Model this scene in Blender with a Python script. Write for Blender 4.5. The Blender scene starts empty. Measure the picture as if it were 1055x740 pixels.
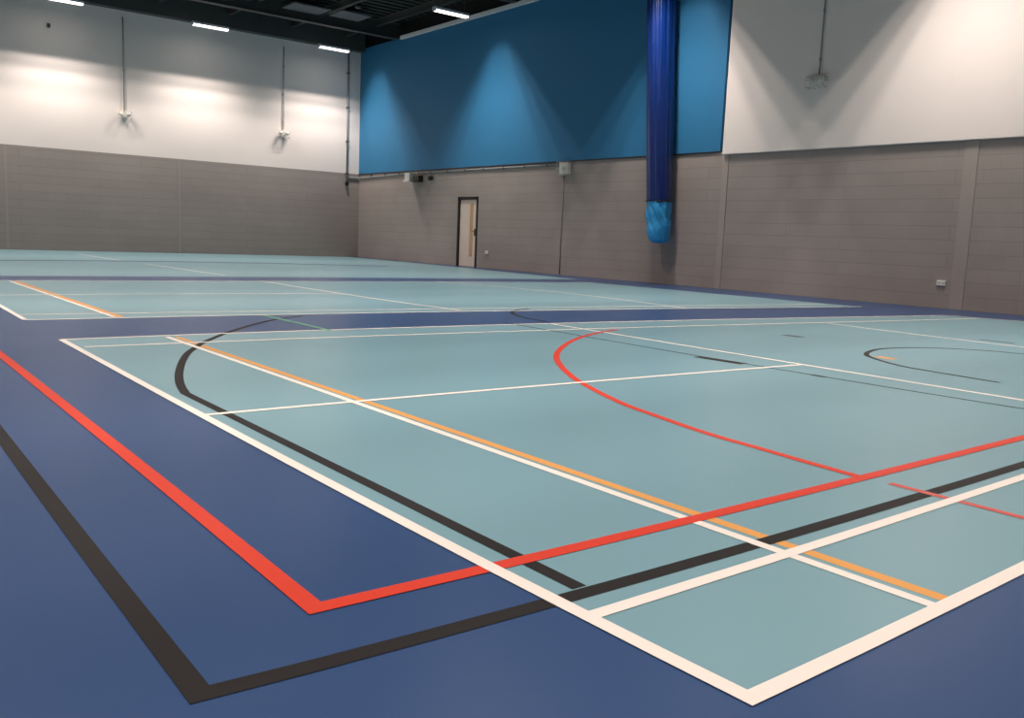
import bpy, bmesh, math, random
from mathutils import Vector, Matrix

# ------------------------------------------------------------------ camera, world, exposure, lights
scene = bpy.context.scene
COL = scene.collection
W_PX, H_PX = 1055, 740
cam_data = bpy.data.cameras.new('camera')
cam_data.sensor_fit = 'HORIZONTAL'
cam_data.sensor_width = 36.0
cam_data.lens = 919.78 / W_PX * 36.0
cam_data.clip_start = 0.05
cam_data.clip_end = 200
cam = bpy.data.objects.new('camera', cam_data)
COL.objects.link(cam)
R = ((0.78863, 0.05042, -0.6128), (-0.6135, 0.13114, -0.77873), (0.0411, 0.99008, 0.13435))
cam.matrix_world = Matrix([(R[i][0], R[i][1], R[i][2], (-1.37008, -0.96294, 0.86769)[i]) for i in range(3)] + [(0, 0, 0, 1)])
scene.camera = cam

scene.view_settings.view_transform = 'Standard'
scene.view_settings.look = 'None'
scene.view_settings.gamma = 1.0
scene.view_settings.use_curve_mapping = False
scene.view_settings.exposure = 0.0

world = bpy.data.worlds.new('world')
scene.world = world
world.use_nodes = True
world.node_tree.nodes['Background'].inputs[0].default_value = (0.5, 0.6, 0.7, 1)
world.node_tree.nodes['Background'].inputs[1].default_value = 0.02

# hall extents (metres)
XW, YW = 13.36, 26.51          # inner faces of the two visible walls
X0, Y0 = -5.0, -7.0            # the two walls behind the camera
ZB, ZT = 2.78, 6.75            # top of the blockwork, top of the cladding
ZC = 7.35                      # roof deck
LAMP_Z = 6.42
LAMP_X = (-3.5, 0.3, 4.05, 7.9, 11.75)
LAMP_Y = (25.3, 18.8, 12.05, 6.1, 0.0)
LAMP_W = 205.0

def louvre_light():
    """Area light shaped like the batten: its louvre cuts the beam off sideways at steep angles."""
    ld = bpy.data.lights.new('batten_light', 'AREA')
    ld.shape = 'RECTANGLE'
    ld.size = 1.1
    ld.size_y = 0.12
    ld.energy = LAMP_W
    ld.color = (1.0, 0.915, 0.85)
    ld.use_nodes = True
    nt = ld.node_tree
    em = nt.nodes['Emission']
    g = nt.nodes.new('ShaderNodeNewGeometry')
    sp = nt.nodes.new('ShaderNodeSeparateXYZ')
    nt.links.new(g.outputs['Incoming'], sp.inputs[0])
    def mth(op, a, b=None):
        n = nt.nodes.new('ShaderNodeMath'); n.operation = op
        for i, v in enumerate((a, b)):
            if v is None: continue
            if isinstance(v, (int, float)): n.inputs[i].default_value = v
            else: nt.links.new(v, n.inputs[i])
        return n.outputs[0]
    az = mth('MAXIMUM', mth('ABSOLUTE', sp.outputs[2]), 1e-4)
    t = mth('DIVIDE', mth('ABSOLUTE', sp.outputs[1]), az)
    s = mth('DIVIDE', mth('ABSOLUTE', sp.outputs[0]), az)
    def fall(v, a, b, hi, lo=0.0):
        n = nt.nodes.new('ShaderNodeMapRange'); n.interpolation_type = 'SMOOTHSTEP'
        nt.links.new(v, n.inputs['Value'])
        n.inputs['From Min'].default_value = a; n.inputs['From Max'].default_value = b
        n.inputs['To Min'].default_value = hi; n.inputs['To Max'].default_value = lo
        return n.outputs['Result']
    ft = mth('ADD', mth('ADD', fall(t, 0.50, 0.62, 0.32), fall(t, 0.70, 0.82, 0.36)), fall(t, 0.92, 1.04, 0.29))
    fs = mth('ADD', fall(s, 0.45, 1.2, 0.74), fall(s, 1.1, 3.6, 0.26))
    nt.links.new(mth('ADD', mth('MULTIPLY', ft, fs), 0.022), em.inputs['Strength'])
    return ld
LOUVRE = louvre_light()

# ------------------------------------------------------------------ helpers
def srgb(r, g, b):
    f = lambda c: (c / 255) / 12.92 if c / 255 <= 0.04045 else ((c / 255 + 0.055) / 1.055) ** 2.4
    return (f(r), f(g), f(b), 1)

def mat(name, color, rough=0.6, spec=0.5, metal=0.0, noise=0.0, nscale=8.0, bump=0.0, bscale=40.0, coat=0.0):
    m = bpy.data.materials.new(name); m.use_nodes = True
    nt = m.node_tree; b = nt.nodes['Principled BSDF']
    b.inputs['Base Color'].default_value = color
    b.inputs['Roughness'].default_value = rough
    b.inputs['Specular IOR Level'].default_value = spec
    b.inputs['Metallic'].default_value = metal
    b.inputs['Coat Weight'].default_value = coat
    tc = nt.nodes.new('ShaderNodeTexCoord')
    if noise:
        n = nt.nodes.new('ShaderNodeTexNoise'); n.inputs['Scale'].default_value = nscale; n.inputs['Detail'].default_value = 5
        nt.links.new(tc.outputs['Object'], n.inputs['Vector'])
        mx = nt.nodes.new('ShaderNodeMix'); mx.data_type = 'RGBA'
        mx.inputs['A'].default_value = tuple(c * (1 - noise) for c in color[:3]) + (1,)
        mx.inputs['B'].default_value = tuple(min(1, c * (1 + noise)) for c in color[:3]) + (1,)
        nt.links.new(n.outputs['Fac'], mx.inputs['Factor'])
        nt.links.new(mx.outputs['Result'], b.inputs['Base Color'])
    if bump:
        n = nt.nodes.new('ShaderNodeTexNoise'); n.inputs['Scale'].default_value = bscale; n.inputs['Detail'].default_value = 3
        nt.links.new(tc.outputs['Object'], n.inputs['Vector'])
        bp = nt.nodes.new('ShaderNodeBump'); bp.inputs['Strength'].default_value = bump; bp.inputs['Distance'].default_value = 0.01
        nt.links.new(n.outputs['Fac'], bp.inputs['Height'])
        nt.links.new(bp.outputs['Normal'], b.inputs['Normal'])
    return m

def block_mat(name, axis, color):
    """painted blockwork: courses of 440 x 215 blocks, mortar shown mostly as relief"""
    m = mat(name, color, rough=0.62, spec=0.35)
    nt = m.node_tree; b = nt.nodes['Principled BSDF']
    tc = nt.nodes.new('ShaderNodeTexCoord'); sp = nt.nodes.new('ShaderNodeSeparateXYZ'); cb = nt.nodes.new('ShaderNodeCombineXYZ')
    nt.links.new(tc.outputs['Object'], sp.inputs[0])
    nt.links.new(sp.outputs[0 if axis == 'x' else 1], cb.inputs[0]); nt.links.new(sp.outputs[2], cb.inputs[1])
    br = nt.nodes.new('ShaderNodeTexBrick')
    br.inputs['Scale'].default_value = 1.0
    br.inputs['Brick Width'].default_value = 0.45; br.inputs['Row Height'].default_value = 0.225
    br.inputs['Mortar Size'].default_value = 0.006; br.inputs['Mortar Smooth'].default_value = 0.4
    br.inputs['Bias'].default_value = 0.0
    br.inputs['Color1'].default_value = tuple(c * 0.985 for c in color[:3]) + (1,)
    br.inputs['Color2'].default_value = tuple(c * 1.015 for c in color[:3]) + (1,)
    br.inputs['Mortar'].default_value = tuple(c * 0.95 for c in color[:3]) + (1,)
    nt.links.new(cb.outputs[0], br.inputs['Vector'])
    n = nt.nodes.new('ShaderNodeTexNoise'); n.inputs['Scale'].default_value = 1.3; n.inputs['Detail'].default_value = 6
    nt.links.new(tc.outputs['Object'], n.inputs['Vector'])
    mr = nt.nodes.new('ShaderNodeMapRange'); mr.inputs['To Min'].default_value = 0.90; mr.inputs['To Max'].default_value = 1.10
    nt.links.new(n.outputs['Fac'], mr.inputs['Value'])
    mx = nt.nodes.new('ShaderNodeMix'); mx.data_type = 'RGBA'; mx.blend_type = 'MULTIPLY'; mx.inputs['Factor'].default_value = 1
    nt.links.new(br.outputs['Color'], mx.inputs['A']); nt.links.new(mr.outputs['Result'], mx.inputs['B'])
    b2 = nt.nodes.new('ShaderNodeTexBrick')
    b2.inputs['Scale'].default_value = 1.0; b2.offset = 0.37
    b2.inputs['Brick Width'].default_value = 3.15; b2.inputs['Row Height'].default_value = 0.225
    b2.inputs['Mortar Size'].default_value = 0.007; b2.inputs['Mortar Smooth'].default_value = 0.3
    b2.inputs['Color1'].default_value = (0.97, 0.97, 0.97, 1); b2.inputs['Color2'].default_value = (1.03, 1.03, 1.03, 1); b2.inputs['Mortar'].default_value = (0.84, 0.84, 0.84, 1)
    nt.links.new(cb.outputs[0], b2.inputs['Vector'])
    m2 = nt.nodes.new('ShaderNodeMix'); m2.data_type = 'RGBA'; m2.blend_type = 'MULTIPLY'; m2.inputs['Factor'].default_value = 1
    nt.links.new(mx.outputs['Result'], m2.inputs['A']); nt.links.new(b2.outputs['Color'], m2.inputs['B'])
    nt.links.new(m2.outputs['Result'], b.inputs['Base Color'])
    bp = nt.nodes.new('ShaderNodeBump'); bp.invert = True; bp.inputs['Strength'].default_value = 0.25; bp.inputs['Distance'].default_value = 0.008
    nt.links.new(br.outputs['Fac'], bp.inputs['Height']); nt.links.new(bp.outputs['Normal'], b.inputs['Normal'])
    return m

def emit(name, color, strength):
    m = bpy.data.materials.new(name); m.use_nodes = True
    b = m.node_tree.nodes['Principled BSDF']
    b.inputs['Base Color'].default_value = (0.8, 0.8, 0.8, 1)
    b.inputs['Emission Color'].default_value = color; b.inputs['Emission Strength'].default_value = strength
    return m

def add_box(bm, lo, hi, bevel=0.0):
    lo, hi = Vector(lo), Vector(hi)
    r = bmesh.ops.create_cube(bm, size=1.0)
    c, d = (lo + hi) / 2, hi - lo
    for v in r['verts']:
        v.co = Vector((v.co.x * d.x, v.co.y * d.y, v.co.z * d.z)) + c
    if bevel:
        es = {e for v in r['verts'] for e in v.link_edges}
        bmesh.ops.bevel(bm, geom=list(es), offset=bevel, segments=2, affect='EDGES', profile=0.5)

def box(lo, hi, bevel=0.0):
    bm = bmesh.new(); add_box(bm, lo, hi, bevel); return bm

def add_tube(bm, pts, r, seg=10):
    pts = [Vector(p) for p in pts]; rings = []
    for i, p in enumerate(pts):
        d = (pts[min(i + 1, len(pts) - 1)] - pts[max(i - 1, 0)]).normalized()
        up = Vector((0, 0, 1)) if abs(d.z) < 0.9 else Vector((1, 0, 0))
        a = d.cross(up).normalized(); b = d.cross(a)
        rings.append([bm.verts.new(p + a * r * math.cos(k * 2 * math.pi / seg) + b * r * math.sin(k * 2 * math.pi / seg)) for k in range(seg)])
    for r0, r1 in zip(rings, rings[1:]):
        for k in range(seg):
            f = bm.faces.new((r0[k], r0[(k + 1) % seg], r1[(k + 1) % seg], r1[k])); f.smooth = True
    bm.faces.new(rings[0][::-1]); bm.faces.new(rings[-1])

def add_lathe(bm, prof, center, axis='z', seg=24, smooth=True):
    """prof: list of (radius, height along axis)"""
    rings = []
    for r, h in prof:
        ring = []
        for k in range(seg):
            a = k * 2 * math.pi / seg
            u, v = r * math.cos(a), r * math.sin(a)
            o = {'z': (u, v, h), 'x': (h, u, v), 'y': (u, h, v)}[axis]
            ring.append(bm.verts.new(Vector(center) + Vector(o)))
        rings.append(ring)
    for r0, r1 in zip(rings, rings[1:]):
        for k in range(seg):
            f = bm.faces.new((r0[k], r0[(k + 1) % seg], r1[(k + 1) % seg], r1[k])); f.smooth = smooth
    bm.faces.new(rings[0]); bm.faces.new(rings[-1])

def obj(name, bm, m, parent=None, label=None, kind=None, cat=None, group=None, origin=None):
    bmesh.ops.recalc_face_normals(bm, faces=bm.faces)
    me = bpy.data.meshes.new(name)
    if origin is None and parent is not None and parent.type == 'EMPTY':
        origin = parent.location.copy()
    if origin is not None:
        bmesh.ops.translate(bm, verts=bm.verts, vec=-Vector(origin))
    bm.to_mesh(me); bm.free()
    me.materials.append(m)
    o = bpy.data.objects.new(name, me); COL.objects.link(o)
    if parent is not None:
        o.parent = parent
        if not (parent.type == 'EMPTY'):
            o.location = Vector(origin) - parent_world(parent) if origin is not None else -parent_world(parent)
        else:
            o.location = Vector(origin) - parent_world(parent)
    elif origin is not None:
        o.location = origin
    for k, v in (('label', label), ('kind', kind), ('category', cat), ('group', group)):
        if v: o[k] = v
    return o

def parent_world(o):
    w = Vector((0, 0, 0))
    while o is not None:
        w += o.location; o = o.parent
    return w

def thing(name, label, cat, loc, group=None, kind=None):
    o = bpy.data.objects.new(name, None); COL.objects.link(o)
    o.empty_display_size = 0.1; o.location = loc
    if label: o['label'] = label
    if cat: o['category'] = cat
    if group: o['group'] = group
    if kind: o['kind'] = kind
    return o

# ------------------------------------------------------------------ materials
M = {}
M['blue_floor'] = mat('blue_vinyl_floor', srgb(46, 74, 118), rough=0.33, spec=0.55, noise=0.05, nscale=0.9)
M['court'] = mat('light_blue_vinyl', srgb(124, 161, 171), rough=0.33, spec=0.55, noise=0.03, nscale=0.8)
M['white_line'] = mat('white_line_paint', srgb(242, 230, 220), rough=0.45, spec=0.4)
M['black_line'] = mat('black_line_paint', srgb(32, 27, 25), rough=0.5, spec=0.3)
M['grey_line'] = mat('dark_grey_line_paint', srgb(82, 88, 92), rough=0.42, spec=0.4)
M['red_line'] = mat('red_line_paint', srgb(216, 60, 36), rough=0.42, spec=0.4)
M['dull_red_line'] = mat('dull_red_line_paint', srgb(205, 92, 84), rough=0.42, spec=0.4)
M['orange_line'] = mat('orange_line_paint', srgb(228, 160, 84), rough=0.42, spec=0.4)
M['green_line'] = mat('green_line_paint', srgb(112, 176, 140), rough=0.42, spec=0.4)
M['slate_line'] = mat('slate_blue_line_paint', srgb(78, 104, 128), rough=0.42, spec=0.4)
GREY = srgb(160, 148, 142)
M['block_x'] = block_mat('painted_grey_blockwork_far', 'x', GREY)
M['block_y'] = block_mat('painted_grey_blockwork_side', 'y', GREY)
M['grey_paint'] = mat('smooth_grey_paint', srgb(167, 155, 148), rough=0.6, spec=0.3, noise=0.03)
M['white_panel'] = mat('white_cladding', srgb(243, 231, 224), rough=0.7, spec=0.25, noise=0.015, nscale=1.5)
M['blue_panel'] = mat('blue_cladding', srgb(50, 120, 164), rough=0.6, spec=0.3, noise=0.03, nscale=1.5)
M['dark'] = mat('dark_gap', srgb(14, 16, 20), rough=0.8)
M['deck'] = mat('dark_roof_deck', srgb(50, 52, 47), rough=0.7, spec=0.3, noise=0.1, nscale=2)
M['steel'] = mat('dark_painted_steel', srgb(70, 72, 70), rough=0.55, spec=0.4, noise=0.08, nscale=3)
M['rail'] = mat('pale_grey_rail', srgb(225, 225, 225), rough=0.4, spec=0.5)
M['panel_grey'] = mat('pale_insulation_board', srgb(96, 98, 104), rough=0.7)
M['conduit'] = mat('galvanised_conduit', srgb(150, 150, 152), rough=0.45, spec=0.5)
M['conduit_grey'] = mat('grey_painted_conduit', srgb(146, 135, 129), rough=0.5)
M['white_plastic'] = mat('white_plastic', srgb(232, 226, 218), rough=0.45)
M['black_plastic'] = mat('black_plastic', srgb(24, 20, 20), rough=0.4)
M['guard_wire'] = mat('pale_guard_wire', srgb(205, 198, 190), rough=0.4, metal=0.3)
M['door_frame'] = mat('black_door_frame', srgb(26, 22, 22), rough=0.5)
M['door_leaf'] = mat('pale_laminate', srgb(226, 205, 190), rough=0.5, noise=0.02, nscale=4)
M['beech'] = mat('beech_bead', srgb(196, 150, 108), rough=0.5, noise=0.06, nscale=20)
M['pane'] = mat('warm_lit_glass', srgb(212, 172, 134), rough=0.15, spec=0.7)  # warm light behind the glass is put into the opaque pane colour
M['brass'] = mat('dull_bronze', srgb(112, 88, 60), rough=0.35, metal=0.6)
M['pvc'] = mat('royal_blue_pvc', srgb(0, 38, 104), rough=0.3, spec=0.6, bump=0.25, bscale=9)
M['bag'] = mat('bright_blue_bag_fabric', srgb(52, 158, 220), rough=0.5, spec=0.45, bump=0.9, bscale=14)
M['tube'] = emit('lit_diffuser', (1.0, 0.98, 0.95, 1), 3.0)
M['housing'] = mat('white_housing', srgb(200, 200, 205), rough=0.5)

# ------------------------------------------------------------------ the room shell
floor = obj('floor', box((X0, Y0, -0.2), (XW + 0.3, YW + 0.3, 0)), M['blue_floor'], kind='structure',
            label='dark blue sports hall floor marked out with courts')

DY0, DY1, DZ = 19.56, 20.55, 1.97        # door opening
bm = bmesh.new()
add_box(bm, (XW, Y0, 0), (XW + 0.3, DY0, ZB)); add_box(bm, (XW, DY1, 0), (XW + 0.3, YW + 0.3, ZB)); add_box(bm, (XW, DY0, DZ), (XW + 0.3, DY1, ZB))
wall_right = obj('wall_right', bm, M['block_y'], kind='structure', label='grey blockwork wall with blue and white cladding above')
obj('backing_wall', box((XW + 0.1, Y0, ZB), (XW + 0.3, YW + 0.3, ZC)), M['dark'], wall_right, label='black backing seen in the gap between the panels')
obj('cladding_panel', box((XW - 0.02, 11.16, ZB + 0.01), (XW + 0.1, YW, ZT + 0.1), 0.004), M['blue_panel'], wall_right, label='mid blue cladding panel')
obj('cladding_panel', box((XW - 0.07, Y0, ZB - 0.06), (XW + 0.1, 11.06, ZT + 0.1), 0.006), M['white_panel'], wall_right, label='white cladding panel standing proud of the blockwork')
obj('edge_trim', box((XW - 0.03, 11.16, ZB - 0.012), (XW + 0.02, YW, ZB + 0.012)), M['door_frame'], wall_right, label='dark trim under the blue panel')

wall_left = obj('wall_left', box((X0, YW, 0), (XW, YW + 0.3, ZB)), M['block_x'], kind='structure', label='far grey blockwork wall with white cladding above')
obj('cladding_panel', box((X0, YW - 0.001, ZB), (XW, YW + 0.3, ZT - 0.02)), M['white_panel'], wall_left, label='white upper cladding')
wall_back = obj('wall_back', box((X0, Y0 - 0.3, 0), (XW + 0.3, Y0, ZC)), M['grey_paint'], kind='structure')
wall_near = obj('wall_near', box((X0 - 0.3, Y0 - 0.3, 0), (X0, YW + 0.3, ZC)), M['grey_paint'], kind='structure')

# movement joints / encased columns in the blockwork
k = 1
for y0, y1, dx in ((5.97, 6.19, 0.012), (10.93, 11.08, 0.012)):
    obj('trim_%d' % k, box((XW - dx, y0, 0), (XW + 0.02, y1, ZB - 0.07), 0.003), M['grey_paint'], kind='structure', label='smooth grey column strip in the side wall'); k += 1
for x in (2.82, 7.37, 0.4):
    obj('trim_%d' % k, box((x - 0.03, YW - 0.006, 0), (x + 0.03, YW + 0.02, ZB)), M['grey_paint'], kind='structure', label='narrow movement joint in the far wall'); k += 1

# roof: deck, ribs, rafters, purlins
bm = bmesh.new()
add_box(bm, (X0 - 0.3, Y0 - 0.3, ZC), (XW + 0.3, YW + 0.3, ZC + 0.15))
y = Y0
while y < YW:
    add_box(bm, (X0, y, ZC - 0.05), (XW, y + 0.14, ZC + 0.01)); y += 0.33
ceiling = obj('ceiling', bm, M['deck'], kind='structure', label='dark ribbed roof deck')
def ibeam(bm, lo, hi, axis):
    """I section running along axis between lo and hi corners"""
    (xa, ya, za), (xb, yb, zb) = lo, hi
    t = 0.025
    add_box(bm, (xa, ya, za), (xb, yb, za + t)); add_box(bm, (xa, ya, zb - t), (xb, yb, zb))
    if axis == 'x': add_box(bm, (xa, (ya + yb) / 2 - 0.01, za), (xb, (ya + yb) / 2 + 0.01, zb))
    else: add_box(bm, ((xa + xb) / 2 - 0.01, ya, za), ((xa + xb) / 2 + 0.01, yb, zb))
for yc in (24.2, 18.0, 12.0, 5.8, -0.4, -6.4):
    bm = bmesh.new(); ibeam(bm, (X0, yc - 0.11, 6.84), (XW + 0.05, yc + 0.11, ZC - 0.04), 'x')
    obj('rafter', bm, M['steel'], ceiling, label='dark steel rafter')
for xc in (-3.2, -1.2, 0.8, 2.8, 4.8, 6.8, 8.8, 10.8, 12.6):
    bm = bmesh.new(); ibeam(bm, (xc - 0.05, Y0, ZC - 0.26), (xc + 0.05, YW, ZC - 0.05), 'y')
    obj('purlin', bm, M['steel'], ceiling, label='dark steel purlin')
obj('eaves_beam', box((X0, YW - 0.28, ZT - 0.02), (XW, YW + 0.3, ZC), 0.01), M['steel'], ceiling, label='dark eaves beam over the far wall')
for x0, x1, y0 in ((4.6, 5.9, 23.6), (7.3, 8.5, 23.6), (9.5, 10.6, 23.7), (10.85, 11.8, 23.5)):
    obj('insulation_board', box((x0, y0 - 0.5, ZC - 0.30), (x1, y0 + 0.35, ZC - 0.265)), M['panel_grey'], ceiling, label='pale board fixed between the rafters')
# pale rail along the top of the side wall
bm = bmesh.new()
add_box(bm, (XW - 0.17, Y0, 6.76), (XW - 0.08, 23.75, 6.86), 0.008)
rail = obj('trim_%d' % k, bm, M['rail'], kind='structure', label='pale grey rail along the top of the blue cladding'); k += 1
bm = bmesh.new(); y = Y0 + 1
while y < 23.7:
    add_box(bm, (XW - 0.09, y, 6.79), (XW + 0.0, y + 0.05, 6.83)); y += 1.5
obj('rail_bracket', bm, M['steel'], rail, kind='stuff')

# ------------------------------------------------------------------ painted floor
PATHS = {
  'L0': [(0.03,6.109),(0.012,3.931),(0.005,2.671),(0.003,1.848),(0.004,1.268),(0.007,0.836),(0.012,0.502),(0.017,0.235),(0.023,0.017)],
  'L1': [(0.763,6.068),(0.777,4.234),(0.785,3.025),(0.79,2.167),(0.794,1.528),(0.795,1.033),(0.796,0.639),(0.797,0.317),(0.797,0.05)],
  'L2': [(4.649,6.051),(4.618,5.084),(4.592,4.267),(4.571,3.566),(4.553,2.959),(4.537,2.428),(4.524,1.959),(4.512,1.542),(4.503,1.169)],
  'L3': [(8.286,5.16),(8.233,4.763),(8.189,4.394),(8.153,4.049),(8.123,3.725),(8.1,3.422),(8.084,3.135),(8.072,2.865),(8.066,2.609)],
  'M0': [(0.023,0.016),(0.154,0.018),(0.299,0.02),(0.459,0.022),(0.638,0.026),(0.839,0.03),(1.066,0.035),(1.326,0.042),(1.626,0.05)],
  'M1': [(0.024,0.469),(0.225,0.47),(0.453,0.472),(0.713,0.474),(1.014,0.478),(1.364,0.484),(1.778,0.492),(2.277,0.503),(2.888,0.517)],
  'M2': [(0.009,3.077),(0.372,3.079),(0.776,3.078),(1.227,3.074),(1.733,3.066),(2.303,3.053),(2.949,3.035),(3.687,3.011),(4.536,2.978)],
  'M3': [(0.082,5.655),(0.783,5.663),(1.583,5.659),(2.502,5.637),(3.561,5.596),(4.791,5.529),(6.226,5.43),(7.914,5.291),(9.914,5.101)],
  'M4': [(0.03,6.11),(0.827,6.143),(1.749,6.157),(2.821,6.147),(4.072,6.105),(5.538,6.025),(7.263,5.894),(9.304,5.698),(11.732,5.42)],
  'O1': [(0.825,6.03),(0.847,3.03),(0.858,1.539),(0.865,0.648),(0.868,0.055)],
  'a2L0': [(0.156,14.887),(0.114,12.19),(0.084,10.233),(0.061,8.746),(0.042,7.58)],
  'a2M0': [(0.042,7.576),(1.874,7.592),(4.282,7.517),(7.503,7.304),(11.905,6.873)],
  'a2M1': [(0.077,8.066),(1.881,7.982),(4.212,7.861),(7.334,7.684),(11.713,7.418)],
  'a2L1': [(0.748,12.895),(0.76,11.158),(0.77,9.765),(0.778,8.624),(0.785,7.672)],
  'a2O1': [(0.819,12.903),(0.827,11.158),(0.832,9.76),(0.837,8.616),(0.841,7.661)],
  'a2M2': [(-0.292,10.333),(0.668,10.4),(1.75,10.422),(2.963,10.388),(4.317,10.288)],
  'a2L2': [(4.404,13.13),(4.394,11.234),(4.427,9.766),(4.495,8.594),(4.592,7.635)],
  'a2L3': [(7.797,13.017),(8.254,11.681),(8.433,10.189),(8.372,8.667),(8.13,7.211)],
  'a3L1': [(4.012,24.269),(4.036,23.189),(4.059,22.184),(4.08,21.246),(4.1,20.369)],
  'a3L2': [(4.22,18.864),(4.266,17.654),(4.307,16.556),(4.344,15.553),(4.379,14.636)],
  'a3M': [(0.579,19.185),(2.635,19.854),(5.027,20.203),(7.687,20.11),(10.481,19.476)],
  'a2M4': [(-0.029,13.001),(1.993,13.038),(4.486,13.045),(7.613,13.012),(11.623,12.92)],
  'G1': [(2.15,7.526),(2.154,7.138),(2.159,6.775),(2.162,6.434),(2.166,6.115)],
  'R1a': [(-0.441,8.811),(-0.454,5.952),(-0.463,4.297),(-0.47,3.22),(-0.476,2.462),(-0.481,1.901),(-0.486,1.469),(-0.49,1.126),(-0.494,0.847)],
  'R1b': [(-0.494,0.847),(-0.244,0.843),(0.047,0.839),(0.389,0.836),(0.799,0.836),(1.3,0.837),(1.928,0.841),(2.739,0.85),(3.828,0.866)],
  'R3': [(1.824,0.739),(1.822,0.655),(1.821,0.574),(1.82,0.496),(1.819,0.422),(1.819,0.35),(1.818,0.281),(1.818,0.214),(1.819,0.15)],
  'K1a': [(-0.772,5.447),(-0.797,3.88),(-0.811,2.894),(-0.821,2.215),(-0.828,1.72),(-0.833,1.343),(-0.836,1.045),(-0.839,0.805),(-0.841,0.607)],
  'K1b': [(-0.841,0.607),(-0.628,0.596),(-0.38,0.588),(-0.084,0.581),(0.275,0.577),(0.722,0.576),(1.296,0.58),(2.064,0.591),(3.148,0.614)],
  'Ka': [(0.115,0.611),(0.116,0.809),(0.116,1.036),(0.117,1.3),(0.118,1.608),(0.118,1.975),(0.119,2.419),(0.12,2.965),(0.121,3.655)],
  'C': [(4.226,6.295),(4.18,5.176),(4.152,4.266),(4.137,3.509),(4.133,2.869),(4.137,2.32),(4.147,1.842),(4.164,1.422),(4.185,1.049)],
  'KA': [(0.121,3.654),(0.134,3.714),(0.146,3.775),(0.16,3.838),(0.177,3.906),(0.196,3.98),(0.218,4.058),(0.243,4.141),(0.27,4.229),(0.303,4.327),(0.34,4.433),(0.379,4.542),(0.419,4.65),(0.46,4.757),(0.503,4.864),(0.546,4.968),(0.586,5.06),(0.62,5.134),(0.649,5.192),(0.678,5.246),(0.711,5.308),(0.75,5.381),(0.791,5.46),(0.837,5.542),(0.887,5.627),(0.945,5.718),(1.011,5.815),(1.078,5.912),(1.141,6.002),(1.195,6.078),(1.243,6.144),(1.292,6.21),(1.349,6.285),(1.417,6.373),(1.492,6.469),(1.574,6.571),(1.662,6.675),(1.76,6.785),(1.867,6.903),(1.979,7.019),(2.089,7.123),(2.195,7.208),(2.299,7.279),(2.404,7.345),(2.513,7.416)],
  'KB': [(5.662,7.673),(5.595,7.643),(5.528,7.614),(5.462,7.585),(5.398,7.553),(5.339,7.516),(5.282,7.475),(5.229,7.429),(5.178,7.382),(5.131,7.332),(5.088,7.281),(5.05,7.231),(5.016,7.18),(4.984,7.127),(4.955,7.071),(4.925,7.008),(4.896,6.939),(4.866,6.865),(4.838,6.788),(4.814,6.71),(4.795,6.634),(4.782,6.559),(4.775,6.484),(4.77,6.41),(4.767,6.336),(4.762,6.263)],
  'KD': [(7.481,2.423),(7.465,2.446),(7.451,2.467),(7.436,2.489),(7.42,2.518),(7.401,2.557),(7.382,2.611),(7.365,2.677),(7.344,2.75),(7.315,2.823),(7.273,2.893),(7.215,2.96),(7.145,3.029),(7.066,3.095),(6.982,3.156),(6.898,3.206),(6.811,3.246),(6.718,3.278),(6.624,3.303),(6.534,3.322),(6.451,3.334),(6.378,3.34),(6.313,3.34),(6.251,3.334),(6.188,3.323),(6.122,3.307),(6.049,3.286),(5.972,3.26),(5.895,3.23),(5.824,3.198),(5.762,3.165),(5.712,3.134),(5.67,3.104),(5.633,3.071),(5.597,3.033),(5.557,2.987),(5.511,2.93),(5.463,2.866),(5.416,2.798),(5.373,2.731),(5.339,2.669),(5.314,2.62),(5.296,2.579),(5.283,2.537),(5.27,2.481),(5.254,2.404),(5.237,2.3),(5.22,2.178),(5.203,2.047),(5.187,1.918),(5.171,1.799)],
  'R2': [(1.808,0.85),(1.811,0.899),(1.814,0.949),(1.818,0.999),(1.822,1.051),(1.826,1.103),(1.832,1.157),(1.838,1.214),(1.845,1.271),(1.851,1.325),(1.856,1.375),(1.86,1.417),(1.862,1.454),(1.864,1.487),(1.866,1.521),(1.87,1.558),(1.875,1.6),(1.881,1.643),(1.888,1.687),(1.896,1.734),(1.905,1.782),(1.916,1.832),(1.928,1.885),(1.941,1.939),(1.955,1.995),(1.969,2.053),(1.984,2.112),(1.998,2.174),(2.013,2.236),(2.029,2.299),(2.046,2.358),(2.064,2.414),(2.083,2.467),(2.103,2.518),(2.124,2.57),(2.146,2.624),(2.169,2.68),(2.193,2.738),(2.219,2.797),(2.245,2.856),(2.272,2.915),(2.299,2.972),(2.325,3.028),(2.353,3.084),(2.383,3.144),(2.418,3.208),(2.459,3.279),(2.506,3.357),(2.556,3.438),(2.608,3.521),(2.66,3.601),(2.713,3.678),(2.767,3.755),(2.822,3.831),(2.878,3.905),(2.935,3.977),(2.991,4.045),(3.048,4.108),(3.106,4.17),(3.166,4.232),(3.232,4.297),(3.305,4.365),(3.383,4.437),(3.465,4.509),(3.549,4.58),(3.631,4.648),(3.713,4.713),(3.794,4.776),(3.876,4.836),(3.957,4.893),(4.037,4.948),(4.116,4.998),(4.193,5.044),(4.269,5.087),(4.344,5.128),(4.42,5.167),(4.498,5.206),(4.577,5.244),(4.655,5.279),(4.727,5.31),(4.788,5.335),(4.834,5.352),(4.868,5.362),(4.895,5.368),(4.92,5.372),(4.949,5.379)],
}

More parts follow.
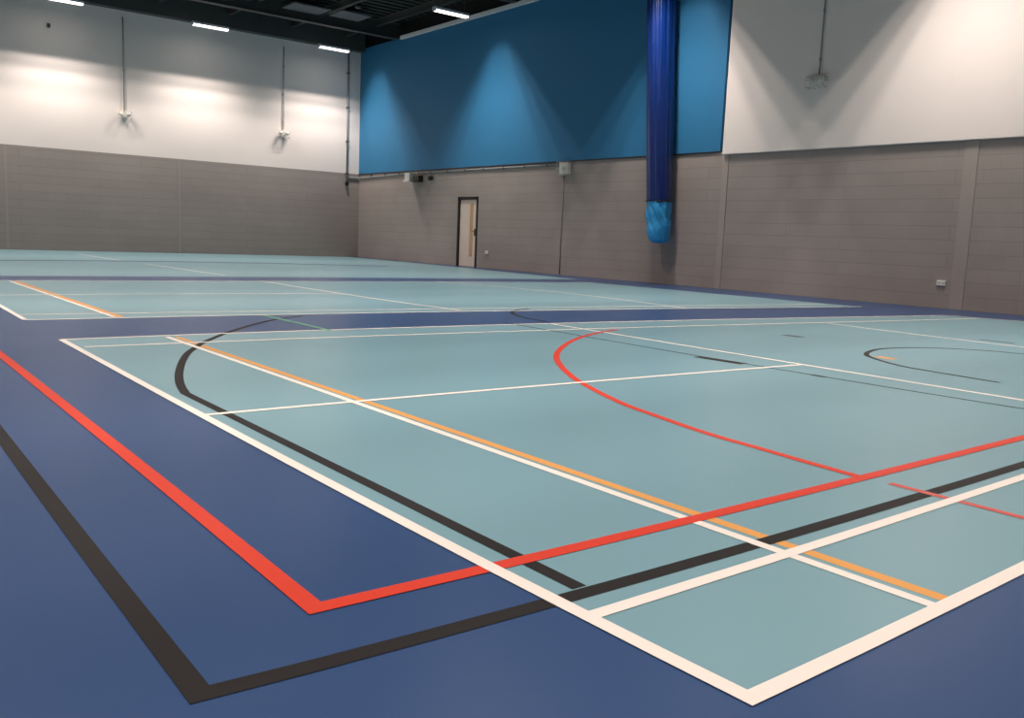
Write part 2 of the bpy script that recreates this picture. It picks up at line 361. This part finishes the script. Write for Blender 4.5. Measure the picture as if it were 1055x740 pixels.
def ribbon(path, w, z):
    bm = bmesh.new(); vs = []
    P = [Vector(p) for p in path]
    # drop coincident points
    Q = [P[0]]
    for p in P[1:]:
        if (p - Q[-1]).length > 0.004: Q.append(p)
    for i, p in enumerate(Q):
        d = (Q[min(i + 1, len(Q) - 1)] - Q[max(i - 1, 0)]).normalized()
        n = Vector((-d.y, d.x))
        vs.append((bm.verts.new((p.x + n.x * w / 2, p.y + n.y * w / 2, z)), bm.verts.new((p.x - n.x * w / 2, p.y - n.y * w / 2, z))))
    for a, b in zip(vs, vs[1:]): bm.faces.new((a[0], b[0], b[1], a[1]))
    return bm

def corner_ribbon(p1, p2, w, z):
    """two legs meeting in a mitred corner (p1 ends where p2 starts)"""
    P = [Vector(p) for p in p1] + [Vector(p) for p in p2[1:]]
    bm = bmesh.new(); vs = []
    for i, p in enumerate(P):
        a = (p - P[i - 1]).normalized() if i else (P[1] - P[0]).normalized()
        b = (P[i + 1] - p).normalized() if i < len(P) - 1 else a
        n1, n2 = Vector((-a.y, a.x)), Vector((-b.y, b.x))
        n = (n1 + n2).normalized(); L = w / 2 / max(0.3, n.dot(n1))
        vs.append((bm.verts.new((p.x + n.x * L, p.y + n.y * L, z)), bm.verts.new((p.x - n.x * L, p.y - n.y * L, z))))
    for a, b in zip(vs, vs[1:]): bm.faces.new((a[0], b[0], b[1], a[1]))
    return bm

def poly(pts, z):
    bm = bmesh.new(); bm.faces.new([bm.verts.new((x, y, z)) for x, y in pts]); return bm

PT = PATHS
PT['a2M4'] = [p for p in PT['a2M4'] if p[0] > 0.1]; PT['a2M4'].insert(0, (0.12, 12.99))
# carry the painted lines on beyond the edge of the picture to where they end
PT['M0'].append((12.3, 0.05)); PT['M1'].append((12.2, 0.56)); PT['M3'].append((11.75, 4.96)); PT['R1b'].append((12.6, 0.93)); PT['K1b'].append((12.6, 0.68))
PT['L2'].append((4.52, 0.03)); PT['L3'].append((8.04, 0.04)); PT['C'].append((4.2, 0.66)); PT['R3'].append((1.82, 0.05))
PT['R1a'].insert(0, (-0.42, 15.0)); PT['K1a'].insert(0, (-0.74, 15.0))
area1 = [tuple(p) for p in PT['L0']] + [tuple(p) for p in PT['M0']] + [(12.1, 3.2), (11.985, 4.448), (11.73, 5.42)] + [tuple(p) for p in PT['M4'][::-1]]
court1 = obj('court_surface', poly(area1, 0.0006), M['court'], floor, label='light blue surface of the nearest court')
PT['a2L0'] = [p for p in PT['a2L0'] if p[1] < 12.6]; PT['a2L0'].insert(0, (0.12, 12.99))
area2 = [tuple(p) for p in PT['a2M0']] + [(11.62, 12.92)] + [tuple(p) for p in PT['a2M4'][::-1] if p[0] > 0.15] + [tuple(p) for p in PT['a2L0']]
court2 = obj('court_surface', poly(area2, 0.0006), M['court'], floor, label='light blue surface of the middle court')
area3 = [(0, 14.13), (5.47, 14.28), (12.26, 14.06), (12.55, 17), (12.8, 20.04), (12.95, 23.4), (13.0, YW), (0, YW)]
court3 = obj('court_surface', poly(area3, 0.0006), M['court'], floor, label='light blue surface of the farthest court')

def line(key, w, m, z, parent, label, name='court_line'):
    return obj(name, ribbon(PT[key], w, z), M[m], parent, label=label)
# nearest court, white badminton lines
obj('boundary_line', corner_ribbon(PT['L0'], PT['M0'], 0.044, 0.0030), M['white_line'], court1, label='white outer boundary line')
line('M4', 0.045, 'white_line', 0.0028, court1, 'white far boundary line', 'boundary_line')
line('M1', 0.042, 'white_line', 0.0026, court1, 'white near singles line', 'service_line')
line('M3', 0.045, 'white_line', 0.0022, court1, 'white far singles line', 'service_line')
line('L1', 0.040, 'white_line', 0.0020, court1, 'white back service line', 'service_line')
line('L2', 0.045, 'white_line', 0.0020, court1, 'white short service line', 'service_line')
line('L3', 0.045, 'white_line', 0.0020, court1, 'white far service line', 'service_line')
line('M2', 0.040, 'white_line', 0.0022, court1, 'white centre line', 'centre_line')
line('O1', 0.046, 'orange_line', 0.0010, court1, 'orange line beside the back service line')
line('R3', 0.038, 'dull_red_line', 0.0019, court1, 'dull red short line')
line('R2', 0.046, 'red_line', 0.0021, court1, 'red arc', 'arc_line')
line('KD', 0.045, 'black_line', 0.0014, court1, 'thin black open arc', 'arc_line')
line('C', 0.024, 'black_line', 0.0013, court1, 'thin black line')
obj('court_mark', ribbon([(4.093, 3.62), (4.116, 3.19)], 0.11, 0.0016), M['black_line'], court1, label='short thick black dash')
obj('court_mark', ribbon([(4.135, 2.62), (4.128, 2.50)], 0.05, 0.0016), M['black_line'], court1, label='black tick on the thin line')
obj('court_mark', ribbon([(6.413, 4.46), (6.424, 4.25)], 0.13, 0.0016), M['grey_line'], court1, label='small grey dash')
obj('court_mark', ribbon([(8.40, 3.41), (8.39, 3.06)], 0.07, 0.0016), M['grey_line'], court1, label='grey dash near the side wall')
obj('court_mark', ribbon([(5.691, 3.03), (5.667, 2.85)], 0.10, 0.0012), M['orange_line'], court1, label='small orange mark inside the arc')
# lines that run over several courts
obj('court_line', corner_ribbon(PT['R1a'], PT['R1b'], 0.052, 0.0024), M['red_line'], floor, label='red boundary line turning a corner')
obj('court_line', corner_ribbon(PT['K1a'], PT['K1b'], 0.052, 0.0016), M['black_line'], floor, label='black boundary line turning a corner')
obj('arc_line', ribbon(PT['Ka'] + PT['KA'][1:], 0.048, 0.0015), M['black_line'], floor, label='black line that ends in an arc')
line('KB', 0.05, 'black_line', 0.0016, floor, 'small dark arc between the courts', 'arc_line')
line('G1', 0.045, 'green_line', 0.0034, floor, 'short green line between the courts')
obj('boundary_line', ribbon([(11.74, 5.41), (11.985, 4.448), (12.1, 3.2), (12.28, 0.05)], 0.045, 0.0028), M['white_line'], court1, label='white end boundary line beside the side wall')
# middle court
line('a2L0', 0.045, 'white_line', 0.0030, court2, 'white boundary line', 'boundary_line')
line('a2M0', 0.045, 'white_line', 0.0030, court2, 'white near boundary line', 'boundary_line')
line('a2M1', 0.045, 'white_line', 0.0028, court2, 'white singles line', 'service_line')
line('a2L1', 0.040, 'white_line', 0.0026, court2, 'white back service line', 'service_line')
line('a2L2', 0.045, 'white_line', 0.0026, court2, 'white short service line', 'service_line')
line('a2L3', 0.045, 'white_line', 0.0026, court2, 'white far service line', 'service_line')
line('a2M2', 0.050, 'white_line', 0.0026, court2, 'white centre line', 'centre_line')
line('a2O1', 0.060, 'orange_line', 0.0012, court2, 'orange line beside the back service line')
line('a2M4', 0.050, 'white_line', 0.0028, court2, 'white far boundary line', 'boundary_line')
# farthest court
line('a3L1', 0.045, 'white_line', 0.0026, court3, 'white line', 'service_line')
line('a3L2', 0.045, 'white_line', 0.0026, court3, 'white line', 'service_line')
line('a3M', 0.42, 'slate_line', 0.0020, court3, 'thin slate line across the court')

# ------------------------------------------------------------------ door in the side wall
door = thing('door_1', 'pale single door in a black frame in the grey wall', None, (XW, (DY0 + DY1) / 2, 0), kind='structure')
bm = bmesh.new()
add_box(bm, (XW - 0.015, DY0, 0), (XW + 0.14, DY0 + 0.075, DZ)); add_box(bm, (XW - 0.015, DY1 - 0.075, 0), (XW + 0.14, DY1, DZ))
add_box(bm, (XW - 0.015, DY0, DZ - 0.075), (XW + 0.14, DY1, DZ))
obj('door_frame', bm, M['door_frame'], door)
leaf_y0, leaf_y1 = DY0 + 0.08, DY1 - 0.08
leaf = obj('door_leaf', box((XW + 0.03, leaf_y0, 0.008), (XW + 0.075, leaf_y1, DZ - 0.08), 0.003), M['door_leaf'], door)
vy0, vy1 = leaf_y0 + 0.20, leaf_y0 + 0.33
bm = bmesh.new()
for lo, hi in (((vy0, 0.30), (vy1, 0.33)), ((vy0, 1.74), (vy1, 1.77)), ((vy0, 0.30), (vy0 + 0.03, 1.77)), ((vy1 - 0.03, 0.30), (vy1, 1.77))):
    add_box(bm, (XW + 0.018, lo[0], lo[1]), (XW + 0.032, hi[0], hi[1]), 0.003)
wf = obj('vision_panel', bm, M['beech'], door, label='tall narrow beech edged vision panel')
obj('pane', box((XW + 0.024, vy0 + 0.03, 0.33), (XW + 0.031, vy1 - 0.03, 1.74)), M['pane'], wf, origin=(XW, vy0, 1.0))
bm = bmesh.new()
add_box(bm, (XW + 0.022, leaf_y0 + 0.05, 0.88), (XW + 0.031, leaf_y0 + 0.12, 1.08), 0.003)
add_tube(bm, [(XW + 0.025, leaf_y0 + 0.085, 1.0), (XW - 0.02, leaf_y0 + 0.085, 1.0), (XW - 0.025, leaf_y0 + 0.10, 1.0), (XW - 0.025, leaf_y0 + 0.20, 1.0)], 0.009)
obj('door_handle', bm, M['brass'], door, label='bronze lever handle on a plate')
bm = bmesh.new()
add_box(bm, (XW + 0.14, DY0 - 0.1, 0), (XW + 0.2, DY1 + 0.1, DZ + 0.1))
obj('door_backing', bm, M['dark'], wall_right)

# ------------------------------------------------------------------ rolled divider curtain with its bag
CX, CY = 12.98, 12.42
cur = thing('divider_curtain', 'rolled royal blue divider curtain hanging from the roof, bright blue bag at its foot', 'curtain', (CX, CY, 0.88))
random.seed(4)
def pleated(prof, folds, depth, seg=120, seed=1, twist=0.0, crumple=0.12):
    rnd = random.Random(seed); ph = [rnd.uniform(0, 6.28) for _ in range(8)]
    bm = bmesh.new(); rings = []
    for r, z in prof:
        ring = []
        for kk in range(seg):
            a = kk * 2 * math.pi / seg; t = a + twist * z
            f = 1 + depth * (0.42 * math.sin(folds * t + ph[0] + 1.1 * math.sin(z * 0.9 + ph[1]) + 0.8 * math.sin(2 * a + ph[5])) + 0.22 * math.sin((folds * 2 + 1) * t + ph[2] + z * 0.6) + 0.5 * math.sin(3 * t + ph[3] + z * 0.35) + crumple * math.sin(z * 9 + 4 * a + ph[4]) * math.sin(5 * a - z * 7 + ph[6]))
            cy = CY + 0.069 * (z - 1.78)
            ring.append(bm.verts.new((CX + r * f * math.cos(a), cy + r * f * math.sin(a), z)))
        rings.append(ring)
    for r0, r1 in zip(rings, rings[1:]):
        for kk in range(seg):
            q = bm.faces.new((r0[kk], r0[(kk + 1) % seg], r1[(kk + 1) % seg], r1[kk])); q.smooth = True
    bm.faces.new(rings[0]); bm.faces.new(rings[-1]); return bm
prof = [(0.262 + 0.05 * max(0, (z - 1.8)) / 5.1 + 0.004 * math.sin(z * 2.3), z) for z in [1.74 + 0.08 * i for i in range(65)]]
obj('curtain_fabric', pleated(prof, 10, 0.075), M['pvc'], cur, label='royal blue gathered fabric')
bp = [(0.08, 0.885), (0.15, 0.90), (0.20, 0.95), (0.225, 1.03), (0.24, 1.15), (0.25, 1.3), (0.256, 1.45), (0.26, 1.6), (0.264, 1.72), (0.268, 1.755), (0.27, 1.768), (0.23, 1.77)]
fine = []
for (r0, z0), (r1, z1) in zip(bp, bp[1:]):
    for i in range(4): fine.append((r0 + (r1 - r0) * i / 4, z0 + (z1 - z0) * i / 4))
fine.append(bp[-1])
bag = obj('curtain_bag', pleated(fine, 7, 0.08, seed=3, twist=2.2, crumple=0.7), M['bag'], cur, label='bright blue bag gathered round the foot of the curtain')
bm = bmesh.new(); add_lathe(bm, [(0.266, 1.755), (0.282, 1.76), (0.282, 1.775), (0.266, 1.78)], (CX, CY, 0), seg=48)
obj('drawstring', bm, M['black_plastic'], bag, origin=(CX, CY, 1.76))
bm = bmesh.new(); add_box(bm, (CX - 0.04, CY - 0.3, 6.84), (CX + 0.04, CY + 0.6, 7.0), 0.005)
add_tube(bm, [(CX, CY - 0.2, 6.95), (CX, CY - 0.2, ZC - 0.04)], 0.012); add_tube(bm, [(CX, CY + 0.5, 6.95), (CX, CY + 0.5, ZC - 0.04)], 0.012)
obj('hanging_track', bm, M['steel'], cur)

# ------------------------------------------------------------------ ceiling battens
def batten(x, y):
    t = thing('ceiling_light', 'white linear batten light', 'light', (x, y, LAMP_Z), group=None)
    bm = bmesh.new(); L = 0.50
    add_box(bm, (x - L, y - 0.075, LAMP_Z + 0.045), (x + L, y + 0.075, LAMP_Z + 0.11), 0.012)
    add_box(bm, (x - L - 0.02, y - 0.08, LAMP_Z + 0.0), (x - L, y + 0.08, LAMP_Z + 0.11), 0.004)
    add_box(bm, (x + L, y - 0.08, LAMP_Z + 0.0), (x + L + 0.02, y + 0.08, LAMP_Z + 0.11), 0.004)
    obj('housing', bm, M['housing'], t)
    bm = bmesh.new(); add_box(bm, (x - L + 0.005, y - 0.07, LAMP_Z + 0.003), (x + L - 0.005, y + 0.07, LAMP_Z + 0.045), 0.012)
    obj('diffuser', bm, M['tube'], t, label='glowing white diffuser')
    bm = bmesh.new()
    bm.free()
    for s in (-0.4, 0.4):
        bm = bmesh.new(); add_tube(bm, [(x + s, y, LAMP_Z + 0.1), (x + s, y, ZC - 0.03)], 0.006, 6); obj('hanger', bm, M['steel'], t)
    lo = bpy.data.objects.new('batten_light', LOUVRE); COL.objects.link(lo); lo.parent = t; lo.location = (0, 0, -0.012)
    return t
names = {(11.75, 25.3): 'lit white ceiling batten nearest the corner of the white and blue walls',
         (7.9, 25.3): 'lit white ceiling batten above the far white wall, between two others',
         (4.05, 25.3): 'lit white ceiling batten cut off by the top left of the picture',
         (11.75, 18.8): 'lit white ceiling batten hanging in front of the blue wall near the pale rail'}
for x in LAMP_X:
    for y in LAMP_Y:
        t = batten(x, y)
        if (x, y) in names: t['label'] = names[(x, y)]; t['group'] = 'linear battens under the dark roof'
        else: t['label'] = 'white linear batten under the dark roof, outside the picture'; t['group'] = 'battens outside the picture'

# dark round sensor hanging in the roof
t = thing('ceiling_sensor', 'small black round fitting hanging from the dark roof near the far corner', 'sensor', (10.47, 21.29, 6.76))
bm = bmesh.new(); add_lathe(bm, [(0.03, 0.12), (0.09, 0.10), (0.11, 0.03), (0.08, 0.0), (0.03, -0.01)], (10.47, 21.29, 6.76)); obj('sensor_body', bm, M['black_plastic'], t)
bm = bmesh.new(); add_tube(bm, [(10.47, 21.29, 6.86), (10.47, 21.29, ZC - 0.03)], 0.015); obj('stem', bm, M['steel'], t)

# ------------------------------------------------------------------ caged wall sensors on conduits
def caged_sensor(side, a, z, label, group, ztop, big=1.0):
    """a: position along the wall; built as back plate, two angled heads, wire guard and conduit"""
    if side == 'left': P = lambda u, d, h: (a + u, YW - 0.02 - d, z + h)
    else: P = lambda u, d, h: (XW - 0.07 - d, a - u, z + h)
    t = thing('wall_sensor', label, 'sensor', P(0, 0, 0), group=group)
    def bx(bm, u0, u1, d0, d1, h0, h1, bev=0.0):
        p, q = P(u0, d0, h0), P(u1, d1, h1)
        add_box(bm, tuple(map(min, p, q)), tuple(map(max, p, q)), bev)
    s = big
    bm = bmesh.new(); bx(bm, -0.10 * s, 0.10 * s, 0.0, 0.04, -0.07 * s, 0.10 * s, 0.006); obj('back_box', bm, M['white_plastic'], t)
    for sg in (-1, 1):
        bm = bmesh.new()
        add_lathe(bm, [(0.02 * s, 0.05), (0.055 * s, 0.02), (0.06 * s, -0.03), (0.03 * s, -0.055)], P(sg * 0.11 * s, 0.09, 0.02 * s), seg=14)
        obj('sensor_head', bm, M['white_plastic'], t, label='white rounded sensor head')
        
    bm = bmesh.new()
    for u in (-0.17, -0.06, 0.06, 0.17):
        add_tube(bm, [P(u * s, 0.0, -0.13 * s), P(u * s, 0.17, -0.11 * s), P(u * s, 0.18, 0.06 * s), P(u * s, 0.0, 0.14 * s)], 0.005, 6)
    for h, d in ((-0.11, 0.17), (0.0, 0.18), (0.06, 0.18)):
        add_tube(bm, [P(-0.17 * s, 0.0, h * s), P(-0.17 * s, d, h * s), P(0.17 * s, d, h * s), P(0.17 * s, 0.0, h * s)], 0.005, 6)
    obj('wire_guard', bm, M['guard_wire'], t, label='pale wire guard')
    bm = bmesh.new(); add_tube(bm, [P(0, 0.02, 0.09 * s), P(0, 0.02, ztop - z)], 0.014, 10)
    hh = 0.35
    while z + hh < ztop - 0.1:
        add_tube(bm, [P(0, 0.02, hh), P(0, 0.02, hh + 0.06)], 0.021, 10); hh += 0.85
    obj('conduit', bm, M['conduit'], t, label='grey conduit dropping to the sensor')
    return t
caged_sensor('left', 5.84, 3.88, 'small caged white sensor under a conduit, left one on the far white wall', None, 6.55)
caged_sensor('left', 10.62, 3.84, 'small caged white sensor on a conduit, far white wall, the one nearer the blue wall', None, 6.5)
caged_sensor('right', 8.95, 3.93, 'caged white sensor under a grey conduit on the big white panel of the side wall', None, 6.75, 1.0)

# conduit run down the corner of the far wall
t = thing('conduit_pipe', 'grey pipe running down the far white wall beside the blue panel corner', 'pipe', (12.87, YW - 0.06, 2.4))
bm = bmesh.new(); add_tube(bm, [(12.87, YW - 0.05, 2.42), (12.87, YW - 0.05, ZT - 0.04)], 0.032, 12); obj('pipe', bm, M['conduit'], t)
bm = bmesh.new()
for z in (2.75, 3.8, 4.9, 6.0): add_box(bm, (12.82, YW - 0.09, z), (12.92, YW - 0.0, z + 0.03))
obj('pipe_clip', bm, M['steel'], t, kind='stuff')
bm = bmesh.new(); add_box(bm, (12.83, YW - 0.1, 2.38), (12.91, YW, 2.50), 0.006); obj('end_box', bm, M['black_plastic'], t)
t = thing('conduit_pipe', 'long level grey conduit under the blue panel, from the corner to the white box', 'pipe', (XW - 0.03, 16.1, ZB - 0.06))
bm = bmesh.new(); add_tube(bm, [(12.95, YW - 0.03, ZB - 0.13), (XW - 0.07, YW - 0.03, ZB - 0.13), (XW - 0.035, YW - 0.07, ZB - 0.12), (XW - 0.03, 23.15, ZB - 0.075)], 0.022, 10)
add_tube(bm, [(XW - 0.03, 22.65, ZB - 0.07), (XW - 0.03, 16.15, ZB - 0.065)], 0.022, 10); obj('pipe', bm, M['conduit'], t)
bm = bmesh.new(); y = 16.6
while y < 26.3:
    if not 22.5 < y < 23.3: add_box(bm, (XW - 0.055, y, ZB - 0.1), (XW, y + 0.03, ZB - 0.04))
    y += 0.9
obj('pipe_clip', bm, M['steel'], t, kind='stuff')

# white box on the wall with its drop conduit
BY, BZ = 15.9, 2.60
t = thing('junction_box', 'square white caged box on the grey wall under the blue panel, right of the door', 'box', (XW, BY, BZ))
obj('box_body', box((XW - 0.11, BY - 0.17, BZ - 0.13), (XW, BY + 0.17, BZ + 0.15), 0.012), M['white_plastic'], t)
bm = bmesh.new()
for u in (-0.2, -0.1, 0.0, 0.1, 0.2): add_tube(bm, [(XW, BY + u, BZ - 0.17), (XW - 0.15, BY + u, BZ - 0.16), (XW - 0.15, BY + u, BZ + 0.17), (XW, BY + u, BZ + 0.18)], 0.005, 6)
for h in (-0.16, 0.0, 0.17): add_tube(bm, [(XW, BY - 0.2, BZ + h), (XW - 0.15, BY - 0.2, BZ + h), (XW - 0.15, BY + 0.2, BZ + h), (XW, BY + 0.2, BZ + h)], 0.005, 6)
obj('wire_guard', bm, M['guard_wire'], t)
bm = bmesh.new(); add_lathe(bm, [(0.05, -0.03), (0.045, 0.0)], (XW - 0.115, BY - 0.04, BZ), axis='x', seg=16); obj('lens', bm, M['guard_wire'], t, label='round grey lens')
bm = bmesh.new(); add_tube(bm, [(XW - 0.008, BY + 0.08, 0.03), (XW - 0.008, BY + 0.08, BZ - 0.12)], 0.012, 8); obj('drop_conduit', bm, M['conduit_grey'], t, label='thin grey painted drop conduit')

# white unit and black floodlight left of the door
t = thing('wall_unit', 'white wall unit with black lamp head, high on the grey wall left of the door', 'wall unit', (XW, 22.9, 2.5))
bm = bmesh.new(); add_box(bm, (XW - 0.30, 22.78, 2.46), (XW, 23.08, 2.70), 0.02); add_box(bm, (XW - 0.34, 22.76, 2.43), (XW, 23.10, 2.47), 0.008); obj('unit_body', bm, M['white_plastic'], t)
bm = bmesh.new(); add_box(bm, (XW - 0.24, 22.36, 2.42), (XW - 0.06, 22.70, 2.62), 0.02); add_box(bm, (XW - 0.15, 22.68, 2.50), (XW - 0.09, 22.80, 2.56)); add_box(bm, (XW - 0.08, 22.5, 2.5), (XW, 22.56, 2.56))
lh = obj('lamp_head', bm, M['black_plastic'], t, label='black lamp head')
t = thing('wall_spotlight', 'tiny round black fitting on the grey wall, between the white unit and the door', 'light', (XW, 21.95, 2.53))
bm = bmesh.new(); add_lathe(bm, [(0.05, -0.12), (0.075, -0.11), (0.07, -0.03), (0.04, 0.0)], (XW - 0.02, 21.95, 2.53), axis='x', seg=18); obj('lamp_head', bm, M['black_plastic'], t)
bm = bmesh.new(); add_box(bm, (XW - 0.03, 21.91, 2.49), (XW, 21.99, 2.57), 0.004); obj('base_plate', bm, M['steel'], t)

# twin sockets low on the wall
def socket(y, z, label):
    t = thing('wall_socket', label, 'socket', (XW, y, z))
    obj('face_plate', box((XW - 0.025, y - 0.075, z - 0.045), (XW, y + 0.075, z + 0.045), 0.005), M['white_plastic'], t)
    for u in (-0.04, 0.04):
        obj('rocker_switch', box((XW - 0.033, y + u - 0.012, z + 0.012), (XW - 0.024, y + u + 0.012, z + 0.032), 0.002), M['white_plastic'], t)
        bm = bmesh.new()
        for du, dz in ((0, 0.0), (-0.011, -0.016), (0.011, -0.016)): add_box(bm, (XW - 0.0265, y + u + du - 0.003, z + dz - 0.005), (XW - 0.024, y + u + du + 0.003, z + dz + 0.004))
        obj('pin_holes', bm, M['black_plastic'], t)
socket(19.06, 0.44, 'small white socket low on the grey wall beside the door')
socket(6.35, 0.42, 'small white socket low on the grey wall near the picture right edge')
t = thing('fixing_plate', 'tiny dark bracket high on the far white wall under the leftmost light', 'bracket', (3.95, YW - 0.02, 6.0))
bm = bmesh.new(); add_box(bm, (3.91, YW - 0.06, 5.95), (3.99, YW - 0.02, 6.05), 0.006); add_tube(bm, [(3.95, YW - 0.05, 6.0), (3.95, YW - 0.12, 5.95)], 0.012, 8); obj('bracket_plate', bm, M['steel'], t)
